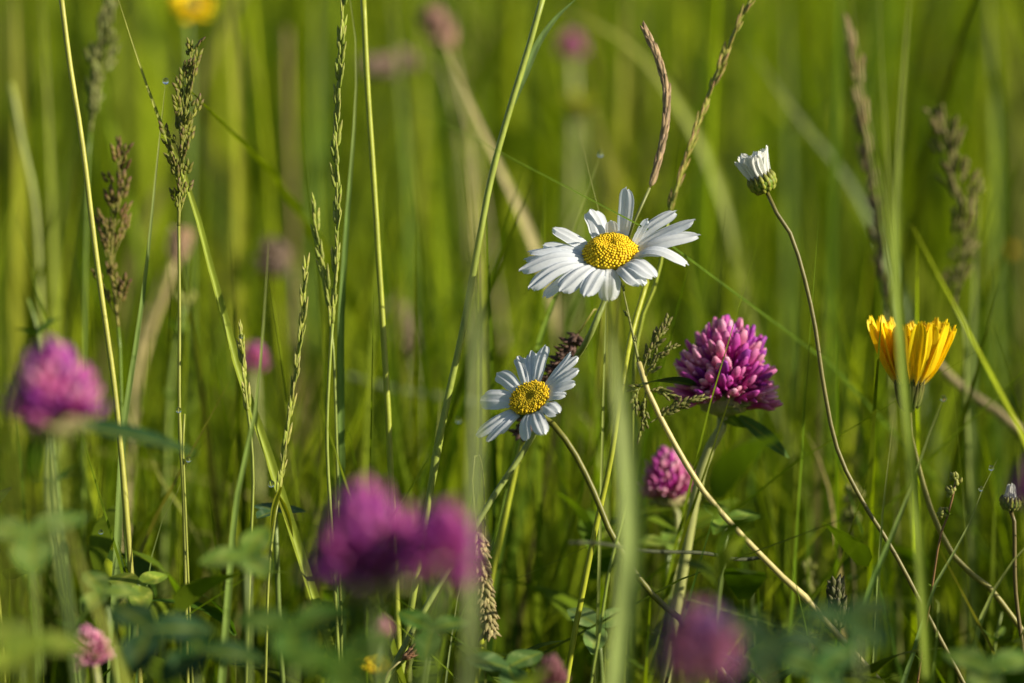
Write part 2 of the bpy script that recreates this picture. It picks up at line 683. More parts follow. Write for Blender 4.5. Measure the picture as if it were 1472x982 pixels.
def head_spike(root, path, spL, r, step, c0, c1, sub, nlem=5, ang=.2, seed=1, flat=True):
    """a slim two-sided spike (spikelets alternate left and right)"""
    random.seed(seed)
    tn = tangents(path)
    rach = MB()
    rach.tube(path, lambda u: S(1.0) + S(1.6) * u, lerp3(c0, STRAW, .25), 6)
    var = [spikelet_data(spL * s, r, k, c0, c1, .16) for s, k in ((1, nlem), (.9, nlem), (1.08, nlem + 1))]
    tot = sum((path[i + 1] - path[i]).length for i in range(len(path) - 1))
    k = int(tot / step)
    sp = []
    for i in range(k + 1):
        u = i / k
        j = min(int(u * (len(path) - 1)), len(path) - 1)
        up = -tn[j]
        lat = CF.cross(up).normalized() * (1 if i % 2 else -1) + CF * rand(-.5, .5)
        a = ang * rand(.4, 1.0) if i else 0
        sp.append((path[j], (up * math.cos(a) + lat.normalized() * math.sin(a)).normalized()))
    spikes(root, rach, sp, var, sub, c0)


def head_catkin(root, path, r, spL, c0, c1, rings=26, per=9, seed=1, ang=.8, name='seed_head', mat=None, thin=.24):
    """a dense cylindrical head of bristly scales; path tip -> base, scales point to the tip"""
    random.seed(seed)
    mb = MB()
    mb.tube(path, lambda u: r * .55 * math.sin(math.pi * min(max(u, .06), .94)) ** .5, lerp3(c0, BROWN, .3), 8)
    tn = tangents(path)
    var = [lemma(spL * s, spL * thin, vary(c0), vary(c1)) for s in (1, .85, 1.15, .95)]
    N = len(path)
    for i in range(rings):
        u = (i + .5) / rings
        j = min(int(u * (N - 1)), N - 1)
        f = path[j].lerp(path[min(j + 1, N - 1)], u * (N - 1) - j)
        up = -tn[j]
        rr = r * .5 * math.sin(math.pi * (.06 + .88 * u)) ** .5
        for k in range(per):
            az = k * 2 * math.pi / per + i * 1.1 + rand(-.25, .25)
            s = frame(up) @ Vector((math.cos(az), math.sin(az), 0))
            a = ang * rand(.6, 1.3)
            t_ = rand(.6, 1.3)
            mb.add(random.choice(var), TRS(f + s * rr * .8, up * math.cos(a) + s * math.sin(a), rand(.8, 1.2)), (t_, t_, t_))
    return mb.build(name, mat or M_SPIKE, root)


def headed(label, head, d, stem_pts, wpx, col, kind, name='seeding_grass_plant', group='grasses in seed', nodes=(), leaves=(), ground=True, mat=None, cat='grass', **kw):
    """a grass with a seed head: head and stem_pts in photo pixels, top -> bottom"""
    hp = spline(pix(head, d), 40)
    q = [hp[-1]] + pix(stem_pts, d)
    if ground:
        q = root_down(q)
    path = spline(q, 50)
    root = thing(name, label, cat, path[-1], group)
    stem_part(root, path, S(wpx, d) * .4, S(wpx, d) * .62, col, mat, nodes)
    for (lp, ld, lw, lc, lr) in leaves:
        add_leaf(root, lp, ld, lw, lc, lr)
    kind(root, hp, **kw)
    return root


# ------------------------------------------------------------------ daisies
def petal_mesh(base, tip, N, width, arch=.1, roll=0., notch=2, curl=0., c=(.79, .82, .86), seed=0, narrow=.5, cup=.1):
    """a strap-shaped ray petal with two long grooves and a notched tip"""
    random.seed(seed)
    ax = tip - base
    L = ax.length
    ax.normalize()
    side = N.cross(ax).normalized()
    nn = ax.cross(side).normalized()
    side = Quaternion(ax, roll) @ side
    nn = Quaternion(ax, roll) @ nn
    A, B = 9, 16
    rows, cc = [], []
    wob = [rand(-1, 1) for _ in range(4)]
    for i in range(B + 1):
        u = i / B
        wdt = width * (narrow + (1 - narrow) * min(u / .45, 1) ** .8) * (1 - max(0, (u - .72) / .28) ** 2.6 * .62)
        cen = base + ax * (L * u) + nn * (L * (arch * math.sin(math.pi * u ** .85) - curl * u ** 3)) + side * (L * .05 * wob[0] * math.sin(math.pi * u))
        row, rc = [], []
        for k in range(A):
            s = -1 + 2 * k / (A - 1)
            groove = -.07 * math.cos(s * math.pi * 2.5) * min(u * 3, 1)
            edge = -cup * s * s
            dz = (groove + edge) * width * (1 + .3 * wob[1] * u)
            end = 0
            if i == B:
                end = (.025 * math.cos(s * math.pi * notch) - .05 * abs(s) ** 3) * L
            row.append(cen + side * (s * wdt / 2 * (1 + .05 * math.sin(u * 9 + wob[2] * 5 + s * 2))) + nn * (dz + s * wdt * .16 * wob[3] * u * u) + ax * end)
            gt = .5 + .5 * math.cos(s * math.pi * 2.5)
            t_ = max(0, 1 - u * 6)
            rc.append(lerp3(lerp3(c, (c[0] * .9, c[1] * .92, c[2] * .95), gt * .35), (.55, .6, .25), t_ * .5))
        rows.append(row)
        cc.append(rc)
    mb = MB()
    mb.grid(rows, cc)
    return mb


def disc_mb(C, N, ax, ay, rad, dome, seed, c_in, c_out, nfl=300, dimple=.12, fuzz=.0):
    """yellow disc: a dome set with tiny florets in sunflower order"""
    random.seed(seed)
    mb = MB()
    prof = []
    hfun = lambda q: dome * (1 - q ** 2.4) - dome * dimple * 3 * math.exp(-(q / .32) ** 2)
    M = Matrix.Translation(C) @ Matrix((ax, ay, N)).transposed().to_4x4()
    prof = [(rad * 1.0, -dome * .25)] + [(max(rad * q, .00005), hfun(q)) for q in (.98, .9, .8, .65, .5, .35, .2, .08, .01)]
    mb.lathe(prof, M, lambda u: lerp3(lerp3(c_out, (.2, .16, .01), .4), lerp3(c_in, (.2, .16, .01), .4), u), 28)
    for i in range(nfl):
        q = math.sqrt((i + .5) / nfl)
        th = i * 2.399963 + rand(-.5, .5) / math.sqrt(i + 4)
        x_, y_ = q * rad * math.cos(th), q * rad * math.sin(th)
        e = .02
        slope = (hfun(min(q + e, 1)) - hfun(max(q - e, 0))) / (2 * e * rad)
        nv = Vector((-slope * math.cos(th), -slope * math.sin(th), 1)).normalized()
        nv = (nv + Vector((rand(-.12, .12), rand(-.12, .12), 0)) * (1 + fuzz * 3 * q)).normalized()
        sz = rad * 1.12 / math.sqrt(nfl) * (.75 + .35 * q) * rand(.78, 1.12)
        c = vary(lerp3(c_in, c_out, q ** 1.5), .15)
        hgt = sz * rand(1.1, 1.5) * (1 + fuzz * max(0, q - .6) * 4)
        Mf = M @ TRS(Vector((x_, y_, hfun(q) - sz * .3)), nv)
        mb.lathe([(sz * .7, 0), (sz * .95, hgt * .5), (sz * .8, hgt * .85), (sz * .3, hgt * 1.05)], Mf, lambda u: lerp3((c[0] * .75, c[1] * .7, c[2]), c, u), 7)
    return mb


def daisy(label, C, nscr, facing, disc_px, d, tips, stem_pts, stem_w, stem_col, seed, dome=.42, c_in=(.84, .58, .012), c_out=(.88, .64, .015), fuzz=.15, nfl=420, dimple=.12, leaves=()):
    """tips: (px, py, width_px, lift, arch, roll, curl) of each ray petal"""
    cen = P(C[0], C[1], d)
    sv = (CR * nscr[0] + CU * nscr[1]).normalized()
    N = (-CF * math.cos(facing) + sv * math.sin(facing)).normalized()
    ax = N.cross(CF).normalized()
    ay = N.cross(ax).normalized()
    rad = S(disc_px, d) / 2
    q = [cen - N * rad * .55, cen - N * rad * 1.3] + pix(stem_pts, d)
    path = spline(root_down(q), 70)
    root = thing('oxeye_daisy', label, 'daisy', path[-1], 'open daisies')
    stem_part(root, path, S(stem_w, d) * .55, S(stem_w, d) * .6, stem_col)
    # cup of bracts behind the flower
    mb = MB()
    M = Matrix.Translation(cen) @ Matrix((ax, ay, N)).transposed().to_4x4()
    mb.lathe([(rad * .2, -rad * .75), (rad * .6, -rad * .6), (rad * .98, -rad * .28), (rad * 1.0, -rad * .12)], M, lambda u: lerp3(GREEN, DGREEN, u), 20)
    for k in range(40):
        th = k * 2.39996
        f = .35 + .6 * (k / 40)
        p = M @ Vector((rad * f * math.cos(th), rad * f * math.sin(th), -rad * (.75 - .45 * f ** 2)))
        dr = (M.to_3x3() @ Vector((math.cos(th), math.sin(th), .35))).normalized()
        mb.add(lemma(rad * .4, rad * .11, vary(GREEN), vary(BROWN)), TRS(p, dr))
    mb.build('calyx', M_BRACT, root)
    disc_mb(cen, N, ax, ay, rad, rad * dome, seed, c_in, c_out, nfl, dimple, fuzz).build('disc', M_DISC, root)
    for k, tp in enumerate(tips):
        px, py, wpx = tp[:3]
        lift, arch, roll, curl = (list(tp[3:]) + [0, .07, 0, 0][len(tp) - 3:])
        ray = (P(px, py, 1.0) - CP)
        pl = cen + N * (lift * rad)
        s = (pl - CP).dot(N) / ray.dot(N)
        tip = CP + ray * s
        dr = tip - cen
        dr -= N * dr.dot(N)
        dr.normalize()
        base = cen + dr * rad * .82 - N * rad * (.12 + .04 * (k % 3))
        L = (tip - base).length
        petal_mesh(base, tip, N, S(wpx, d), arch, roll, random.choice((2, 3, 2, 1)), curl, seed=seed + k).build('petal', M_PETAL, root)
    return root


zb = lambda x, y: (740 + x * .1935, 250 + y * .1935)
T = []
for (x, y, wd, *r) in (
        (825, 103, 125, 1.9, .02), (712, 345, 90, .9, .05), (565, 266, 165, .9, .10), (288, 400, 140, .5, .10),
        (215, 525, 130, .25, .08), (103, 575, 140, .2, .10), (72, 632, 120, -.1, .06), (42, 715, 190, .05, .14),
        (110, 845, 170, -.1, .14), (212, 912, 110, -.5, .06), (338, 868, 165, -.1, .16), (520, 905, 150, -.1, .14),
        (700, 940, 160, -.3, .08), (945, 822, 160, -.05, .16), (1040, 765, 150, .05, .22), (1285, 672, 150, .1, .20),
        (1130, 582, 120, .3, .12), (1372, 452, 160, .4, .12), (1332, 342, 140, .75, .03), (1196, 275, 140, .7, .06), (985, 336, 110, .9, .04)):
    p = zb(x, y)
    T.append((p[0], p[1], wd * .1935, *r, rand(-.15, .15)))
daisy('large white daisy with a domed yellow disc, tallest open flower of the meadow', (877, 363), (-.13, 1), R(55), 77, .72, T,
      [(866, 440), (845, 488), (815, 535, .735), (758, 640, .735), (690, 745, .73), (570, 950, .72)], 8, (.22, .27, .06), 100, dome=.62)

zs = lambda x, y: (680 + x * .1731, 480 + y * .1731)
T = []
for (x, y, wd, *r) in (
        (600, 93, 110, .35, .06), (487, 143, 105, .25, .05), (545, 150, 95, .1, .05), (375, 183, 110, .2, .08), (197, 325, 125, .15, .1),
        (60, 545, 175, .1, .08), (25, 845, 125, 0, .05), (112, 890, 95, -.1, .06), (225, 828, 85, -.2, .05),
        (445, 882, 100, -.1, .12), (582, 835, 120, -.05, .14), (702, 660, 135, .05, .16), (768, 503, 100, .05, .1),
        (843, 398, 100, .1, .08), (872, 288, 100, .2, .08), (866, 185, 100, .2, .06), (808, 152, 75, .3, .04)):
    p = zs(x, y)
    T.append((p[0], p[1], wd * .1731 * 1.12, *r, rand(-.2, .2)))
daisy('smaller white daisy with a flat ochre disc, below and left of the large daisy', (761, 573), (-.52, .86), R(49), 58, .715, T,
      [(795, 610), (825, 650), (855, 710), (880, 770), (925, 840), (968, 884), (1010, 930)], 8.5, (.15, .15, .02), 300, dome=.26,
      c_in=(.5, .38, .008), c_out=(.8, .55, .012), fuzz=.8, nfl=380, dimple=.2)


# closed daisies
def shut_daisy(label, C, axis, d, calyx_px, pet, stem_pts, w_, col, seed, name='daisy_bud', brown=0.):
    random.seed(seed)
    up = (CR * axis[0] + CU * axis[1] - CF * axis[2]).normalized()
    cen = P(C[0], C[1], d)
    r = S(calyx_px, d) / 2
    q = [cen - up * r * .7, cen - up * r * 1.4] + pix(stem_pts, d)
    path = spline(root_down(q), 60)
    root = thing(name, label, 'daisy', path[-1], 'closed daisies')
    stem_part(root, path, S(w_, d) * .5, S(w_, d) * .6, col)
    M = TRS(cen, up)
    mb = MB()
    mb.lathe([(r * .25, -r * .8), (r * .7, -r * .62), (r * .98, -r * .2), (r * 1.0, r * .15), (r * .8, r * .3)], M, GREEN, 18)
    for ring, (zz, f, nn) in enumerate(((-.75, .55, 10), (-.45, .85, 13), (-.1, 1.0, 15))):
        for k in range(nn):
            th = (k + ring * .5) * 2 * math.pi / nn
            p = M @ Vector((r * f * .92 * math.cos(th), r * f * .92 * math.sin(th), r * zz))
            dr = (M.to_3x3() @ Vector((math.cos(th) * (.5 - .3 * ring), math.sin(th) * (.5 - .3 * ring), 1))).normalized()
            out = (M.to_3x3() @ Vector((math.cos(th), math.sin(th), 0)))
            mb.add(lemma(r * .75, r * .2, vary((.3, .33, .04)), (.09, .08, .02), 7, 1), TRS(p, dr, 1, out.cross(dr)))
    mb.build('calyx', M_BRACT, root)
    n_, Lp, wd, ang = pet
    for k in range(n_):
        th = k * 2 * math.pi / n_ + rand(-.15, .15)
        out = M.to_3x3() @ Vector((math.cos(th), math.sin(th), 0))
        f = rand(.85, 1.05) if k % 2 else rand(.5, .8)
        base = cen + out * r * .7 * f + up * r * .2
        a = ang * rand(.75, 1.25)
        tip = base + (up * math.cos(a) + out * math.sin(a)) * S(Lp, d) * rand(.85, 1.08)
        petal_mesh(base, tip, -out, S(wd, d), .04, rand(-.2, .2), 2, 0, c=(.82, .81, .76), seed=seed + k, narrow=.6).build('petal', M_PETAL, root)
    return root


shut_daisy('half open white daisy on a curved brown stem, to the right of the large daisy', (1096, 262), (-.42, .9, .1), .725, 41, (22, 43, 16, .27),
           [(1112, 300), (1140, 345), (1168, 450), (1185, 560), (1205, 650), (1245, 730), (1310, 840)], 6.3, (.17, .15, .04), 40)
shut_daisy('tight daisy bud with a white point and dark striped calyx, at the right border', (1453, 722), (.05, 1, .1), .72, 31, (9, 24, 8, -.28),
           [(1458, 750), (1460, 850), (1474, 970)], 6, (.13, .1, .03), 60)


# ------------------------------------------------------------------ clover
def floret_data(L, r, seed, pal):
    """one clover floret: slender tube, opening into a folded banner that bends"""
    random.seed(seed)
    mb = MB()
    bend = rand(.05, .22)
    c0, c1, c2 = pal
    path = [Vector((bend * L * u * u, 0, L * u)) for u in np.linspace(0, 1, 8)]
    prof = [.4, .5, .62, .85, 1.0, 1.05, .95, .45]
    rows, cc = [], []
    for i, p in enumerate(path):
        u = i / 7
        sq = 1 if u < .35 else .55
        rows.append([p + Vector((r * prof[i] * math.cos(k * math.pi / 4) * sq, r * prof[i] * math.sin(k * math.pi / 4), 0)) for k in range(8)])
        c = lerp3(c0, c1, min(u / .45, 1)) if u < .6 else lerp3(c1, c2, (u - .6) / .4)
        cc.append(c)
    o = mb.grid(rows, cc, True)
    mb.cap(o, 8)
    mb.cap(o + 56, 8, True)
    # two short wings
    for s in (-1, 1):
        M = Matrix.Translation((bend * L * .3, s * r * .5, L * .5)) @ Matrix.Rotation(-s * .22, 4, 'X') @ Matrix.Rotation(-.2, 4, 'Y')
        mb.lathe([(r * .25, 0), (r * .42, L * .12), (r * .38, L * .26), (r * .1, L * .34)], M, lambda u: lerp3(c1, c2, u), 6, .5)
    return mb


PINK = ((.55, .3, .4), (.5, .06, .3), (.6, .2, .45))
PAL = [((.5, .3, .3), (.56, .035, .31), (.68, .22, .47)), ((.5, .28, .25), (.48, .025, .31), (.5, .08, .39)),  # pale end colours paint highlights onto some floret tips
       ((.55, .4, .35), (.6, .06, .32), (.8, .45, .6)), ((.45, .2, .25), (.36, .02, .3), (.36, .06, .4)),
       ((.5, .35, .22), (.58, .06, .28), (.74, .32, .46))]
PAL_PALE = [((.6, .4, .35), (.6, .14, .32), (.72, .4, .5)), ((.55, .35, .3), (.5, .09, .27), (.66, .32, .42))]
PAL_DEEP = [((.35, .12, .18), (.4, .018, .23), (.42, .06, .33)), ((.35, .12, .2), (.3, .016, .23), (.32, .06, .36)), ((.4, .16, .2), (.5, .04, .27), (.6, .17, .42))]


def leaflet(mb, base, dr, N, L, W, c, mark=True, fold=.18):
    """an oval clover leaflet with a pale chevron"""
    dr = dr.normalized()
    side = N.cross(dr).normalized()
    N = dr.cross(side)
    rows, cc = [], []
    for i in range(11):
        u = i / 10
        wd = W * math.sin(math.pi * min(.04 + .96 * u, .985)) ** .75 * (1 - .12 * u) + 1e-5
        cen = base + dr * L * u - N * L * .10 * u * u
        row, rc = [], []
        for k in range(9):
            s = -1 + k / 4
            row.append(cen + side * s * wd / 2 + N * fold * abs(s) * wd / 2)
            v = abs(u - (.62 - .25 * abs(s)))
            f = .6 * math.exp(-(v / .07) ** 2) if mark else 0
            cm = lerp3(c, (c[0] * 2.6 + .03, c[1] * 1.9 + .03, c[2] * 2.4 + .02), f)
            if k == 4:
                cm = lerp3(cm, YGREEN, .35)
            rc.append(cm)
        rows.append(row)
        cc.append(rc)
    mb.grid(rows, cc)


def clover(label, C, size, d, stem_pts, sub=False, nfl=90, pal=PAL, axis=(.05, 1, .15), w_=12, leaves=(), seed=5, col=(.3, .32, .1), stretch=.85, droop=1, group='red clover flowers', cupped=False, tmax=112):
    """C head centre, size = head width in px; leaves: (base px, tip px, width px, colour, roll)"""
    random.seed(seed)
    if d < .62:
        col = (.13, .19, .04)
    up = (CR * axis[0] + CU * axis[1] - CF * axis[2]).normalized()
    cen = P(C[0], C[1], d)
    r = S(size, d) / 2
    bot = cen - up * r * .72
    q = [bot, bot - up * r * .35] + pix(stem_pts, d)
    path = spline(root_down(q, .5), 50)
    root = thing('red_clover', label, 'clover', path[-1], group)
    stem_part(root, path, S(w_, d) * .45, S(w_, d) * .5, col)
    M = TRS(bot, up)
    mb = MB()
    mb.lathe([(r * .12, -r * .18), (r * .42, -r * .08), (r * .48, r * .1), (r * .36, r * .4), (r * .15, r * .75)], M, lambda u: lerp3((.32, .36, .12), (.35, .2, .14), u), 14)
    for k in range(26):                  # green calyx teeth round the foot
        th = k * 2.4
        dr = M.to_3x3() @ Vector((math.cos(th), math.sin(th), rand(-.1, .9)))
        mb.add(lemma(r * .38, r * .08, (.34, .4, .16), (.3, .3, .1)), TRS(bot + dr.normalized() * r * .3, dr))
    var = [floret_data(r * rand(.72, .88), r * (.092 if sub else .088), seed + k, pal[k % len(pal)]) for k in range(2 * len(pal))]
    core = mb.build('flower_head', M_BRACT if sub else M_CLOVER, root) if sub else None
    ms = [v.mesh('floret', M_CLOVER) for v in var] if sub else None
    if not sub:
        nfl = int(nfl * 1.6)
    tmax = R(tmax)
    inner = MB()
    for i in range(nfl):
        cz = 1 - (1 - math.cos(tmax)) * (i + .5) / nfl
        th = i * 2.399963
        pol = math.acos(cz)
        sn = math.sin(pol)
        dr = M.to_3x3() @ Vector((sn * math.cos(th), sn * math.sin(th), cz * stretch + .1))
        dr = (dr.normalized() + Vector((rand(-.12, .12), rand(-.12, .12), rand(-.12, .12)))).normalized()
        if cupped:
            dr = (dr + up * .5).normalized()
        st = bot + up * r * (.15 + .5 * max(cz, 0)) + dr * r * rand(.14, .26)
        x = dr.cross(up)
        x = x.cross(dr) if x.length > .05 else None
        Mx = TRS(st, dr, rand(.9, 1.1), x, rand(-.5, .5))
        kk = random.randrange(len(var))
        if sub and i % 2:
            inner.add(var[kk].data(), Mx)
        elif sub:
            put(ms[kk], 'floret', core, Mx)
        else:
            mb.add(var[kk].data(), Mx)
    if not sub:
        mb.build('flower_head', M_CLOVER, root)
    else:
        inner.build('small_florets', M_CLOVER, root)['kind'] = 'stuff'
        for az_, dz_ in ((-.25, -.02), (-.5, .06)):
            put(ms[0], 'floret', core, TRS(bot + CR * r * .25, CR + CU * dz_ + CF * az_, 1.12, CU))
    for lf in leaves:
        b0, t0, wpx, c, rl = lf[:5]
        b_, t_ = P(*b0) if len(b0) > 2 else P(b0[0], b0[1], d), P(*t0) if len(t0) > 2 else P(t0[0], t0[1], d)
        m2 = MB()
        dr = t_ - b_
        Nn = (CU * .8 - CF * .6)
        Nn = Quaternion(dr.normalized(), rl) @ Nn
        leaflet(m2, b_, dr, Nn, dr.length, S(wpx, d), c, False)
        m2.build('leaf', M_LEAF, root)
    return root


clover('magenta clover head in focus, right of the daisies, with one floret sticking out below', (1042, 530), 152, .75, [(1018, 650), (1004, 695), (985, 800)], True, 196,
       axis=(.03, 1, .04), tmax=98, leaves=(((1000, 556, .745), (915, 526, .70), 36, BLUEG, .5), ((1062, 598), (1138, 655), 26, DGREEN, .3), ((1030, 596), (1075, 612), 22, GREEN, .2)), seed=21, w_=17)
clover('smaller pink clover head half hidden behind the pale leaning stem', (960, 688), 96, .785, [(975, 745), (970, 830)], False, 80, PAL_PALE + PAL[:2],
       axis=(-.1, 1, .1), leaves=(((985, 760), (1060, 715), 32, GREEN, .3), ((985, 765), (925, 735), 28, GREEN, .2)), seed=33, stretch=1.2, cupped=True)
clover('blurred magenta clover at the left border, above a dark pointed leaf', (76, 560), 158, .565, [(72, 660), (78, 760), (100, 900)], False, 80, PAL + PAL_DEEP,
       axis=(-.05, 1, .1), leaves=(((100, 612, .62), (288, 636, .63), 66, BLUEG, -.2), ((60, 620), (40, 690), 40, GREEN, .4)), seed=8, stretch=1.25, cupped=True)
clover('large blurred purple clover in front, bottom centre, left of its twin', (526, 780), 190, .515, [(540, 890), (550, 990)], False, 80, PAL_DEEP,
       axis=(-.1, 1, .1), leaves=(((530, 880), (430, 905), 60, DGREEN, .2),), seed=9, stretch=1.3, cupped=True)
clover('smaller blurred purple clover touching the right side of the large front one', (634, 778), 122, .505, [(630, 860), (610, 1000)], False, 70, PAL_DEEP,
       axis=(.25, 1, .1), seed=10, stretch=1.0, cupped=False)
clover('very blurred pink and violet clover low in front, under the leaning stem', (1006, 922), 122, .485, [(1000, 990), (1000, 1060)], False, 70,
       [((.45, .25, .28), (.42, .1, .2), (.5, .2, .3)), ((.42, .22, .25), (.4, .09, .18), (.46, .17, .26)), ((.25, .15, .3), (.17, .06, .24), (.24, .13, .36))], axis=(.1, 1, .1), seed=12)
clover('dark violet clover cut by the right border, very blurred', (1490, 695), 80, .52, [(1492, 760), (1490, 900)], False, 60, PAL_DEEP[1:2], seed=13)
clover('pale pink clover low at the left, among green leaves', (128, 928), 66, .655, [(140, 985), (140, 1050)], False, 80, PAL_PALE, seed=14, axis=(-.3, 1, .1), stretch=1.1)
clover('small faded pink clover under the large purple pair', (551, 905), 36, .6, [(548, 945), (545, 1020)], False, 50, PAL_PALE, seed=15, stretch=1.3, cupped=True)
clover('dull brownish pink clover peeking in at the bottom edge', (792, 968), 58, .64, [(795, 1020), (796, 1080)], False, 60, [((.3, .2, .15), (.3, .1, .12), (.35, .16, .18))], seed=16, stretch=1.4, cupped=True)
clover('far mauve clover behind the grass spikes, left of centre', (364, 512), 44, .93, [(366, 560), (372, 700)], False, 60, PAL, seed=17, stretch=1.2)
clover('far blurred pink clover at the top, above the large daisy', (822, 62), 42, 1.2, [(824, 130), (822, 300)], False, 60, PAL, seed=18)


# ------------------------------------------------------------------ yellow flowers
def yellow_flower(label, C, axis, d, Lp, wd, ang, npet, cone, stem_pts, w_, col, seed, group='yellow flowers', pc=(.88, .66, .008)):
    """a hawkbit: strap petals with toothed ends standing in a cup"""
    random.seed(seed)
    up = (CR * axis[0] + CU * axis[1] - CF * axis[2]).normalized()
    cen = P(C[0], C[1], d)                 # foot of the cup
    rc = S(cone, d) / 2
    hc = rc * 2.6
    q = [cen, cen - up * hc * .4] + pix(stem_pts, d)
    path = spline(root_down(q), 50)
    root = thing('yellow_hawkbit', label, 'flower', path[-1], group)
    stem_part(root, path, S(w_, d) * .5, S(w_, d) * .6, col)
    M = TRS(cen, up)
    mb = MB()
    mb.lathe([(rc * .35, -hc * .05), (rc * .7, hc * .15), (rc * .85, hc * .5), (rc * 1.0, hc * .85), (rc * .9, hc)], M, (.12, .15, .03), 16)
    for k in range(26):
        th = k * 2.4
        z0 = hc * rand(0, .3)
        out = M.to_3x3() @ Vector((math.cos(th), math.sin(th), 0))
        p = cen + up * z0 + out * rc * (.6 + .2 * z0 / hc)
        mb.add(lemma(hc * .85, rc * .17, vary((.14, .17, .03)), (.09, .07, .02)), TRS(p, up + out * .25))
    mb.build('calyx', M_BRACT, root)
    for k in range(npet):
        ring = k % 3
        th = k * 2 * math.pi / npet * 1.0 + rand(-.1, .1)
        out = M.to_3x3() @ Vector((math.cos(th), math.sin(th), 0))
        a = ang * (1.15 - .28 * ring) * rand(.85, 1.15)
        base = cen + up * hc * .75 + out * rc * (.85 - .2 * ring)
        L = S(Lp, d) * rand(.82, 1.06) * (1 - .06 * ring)
        tip = base + (up * math.cos(a) + out * math.sin(a)) * L
        c = vary(pc, .08)
        petal_mesh(base, tip, -out, S(wd, d), -.05, rand(-.3, .3), 4, 0, c=c, seed=seed + k, narrow=.55, cup=.15).build('petal', M_YELLOW, root)
    return root


yellow_flower('yellow cup shaped hawkbit behind a broad blurred blade, at the right', (1306, 589), (.03, 1, .1), .735, 100, 23, .36, 40, 40,
              [(1312, 640), (1328, 700), (1345, 750), (1375, 805), (1420, 845), (1450, 880)], 8, (.26, .24, .05), 71)
yellow_flower('far blurred round yellow flower at the top border', (270, 26), (.3, .7, .8), 1.0, 26, 13, 1.15, 30, 24, [(272, 90), (272, 300)], 9, GREEN, 72, pc=(.88, .68, .01))
yellow_flower('small blurred yellow flower at the bottom edge, left of centre', (543, 974), (0, 1, .5), .66, 22, 11, .9, 16, 14, [(542, 1005), (540, 1080)], 6, GREEN, 73, pc=(.88, .72, .01))
yellow_flower('far dull yellow flower behind the right hand grasses', (1444, 378), (.1, 1, .2), 1.15, 18, 8, .8, 16, 14, [(1446, 420), (1446, 560)], 7, GREEN, 74)
yellow_flower('far greenish yellow flower behind the top of the large daisy', (834, 172), (0, 1, .3), 1.2, 26, 11, 1.0, 16, 20, [(836, 260), (838, 420)], 8, GREEN, 75, pc=(.5, .55, .03))

# ------------------------------------------------------------------ grasses in seed
GR = (.17, .2, .035)


def grass_panicle(label, head, d, stem_pts, wpx, col, c0, c1, blen, spL, sub=False, nodes=13, per=3, ang=.4, seed=1, joints=(), leaves=(), group='grasses in seed'):
    return headed(label, head, d, stem_pts, wpx, col, lambda root, hp: head_panicle(root, hp, S(blen, d), S(spL, d), c0, c1, sub, nodes, per, ang, 0, seed), nodes=joints, leaves=leaves, group=group)


def grass_spike(label, head, d, stem_pts, wpx, col, c0, c1, spL, r, step, sub=False, nlem=5, ang=.2, seed=1, joints=(), leaves=(), group='grasses in seed', ground=True, mat=None):
    return headed(label, head, d, stem_pts, wpx, col, lambda root, hp: head_spike(root, hp, S(spL, d), S(r, d), S(step, d), c0, c1, sub, nlem, ang, seed), nodes=joints, leaves=leaves, group=group, ground=ground, mat=mat)


grass_panicle('sharp upright grass with a purple tipped branched head, tallest seed head at the left', [(276, 72), (270, 130), (260, 215), (257, 325)], .722,
              [(257, 340), (258, 450), (258, 600), (264, 720), (268, 900)], 5.5, (.27, .29, .05), (.22, .26, .028), (.13, .035, .055), 50, 24, True, 15, 3, .33, 3, (.16, .42))
grass_panicle('purple brown branched grass head, shorter and softer, beside the leaning yellow stalk', [(174, 222), (168, 290), (160, 380), (170, 470)], .757,
              [(172, 490), (176, 640), (182, 800)], 6, GREEN, (.2, .19, .03), (.16, .04, .06), 56, 26, True, 12, 3, .42, 5)
grass_panicle('blurred green grass head at the top left corner', [(154, -20), (148, 60), (138, 130), (130, 190)], .81,
              [(126, 240), (122, 400), (120, 600)], 6, GREEN, (.2, .23, .06), (.2, .17, .08), 46, 26, False, 12, 3, .3, 6)
grass_spike('tall slim grass spike cut by the top border, left of centre', [(494, 0), (489, 90), (483, 200), (485, 330), (478, 465)], .72,
            [(474, 520), (470, 640), (480, 820)], 6, (.22, .27, .04), (.25, .33, .035), (.42, .38, .13), 38, 4.2, 20, True, 6, .1, 7)
grass_spike('short bent grass spike leaning on the tall slim one', [(453, 312), (458, 360), (470, 420), (476, 470)], .735,
            [(480, 520), (484, 640), (488, 800)], 5, (.2, .25, .04), (.25, .33, .035), (.42, .38, .13), 36, 4.2, 20, True, 6, .12, 8)
grass_spike('low slim grass spike with straw tips, between the purple clovers', [(438, 405), (432, 480), (420, 570), (410, 640), (400, 715)], .718,
            [(395, 745), (386, 830), (382, 960)], 5, (.24, .27, .04), (.27, .34, .035), (.48, .4, .17), 38, 4, 21, True, 6, .08, 9,
            leaves=(([(422, 775), (412, 740), (400, 712)], .718, 9, YGREEN, .3), ([(388, 770), (394, 730), (404, 700)], .716, 8, YGREEN, .4)))
grass_spike('slim green spike behind the leaf, tipped with a water drop', [(347, 487), (351, 540), (356, 590)], .716,
            [(362, 640), (364, 700), (360, 800)], 5, (.22, .26, .04), (.27, .34, .035), (.48, .4, .17), 32, 4, 20, True, 5, .08, 10)
grass_spike('purple tinged grass spike leaning right at the top, behind the white bud', [(1078, 2), (1052, 55), (1022, 130), (996, 200), (975, 262), (962, 305)], .745,
            [(945, 400), (925, 450), (912, 520), (908, 620)], 6.5, (.25, .3, .03), (.26, .31, .04), (.42, .2, .12), 44, 4.5, 26, True, 5, .07, 11)
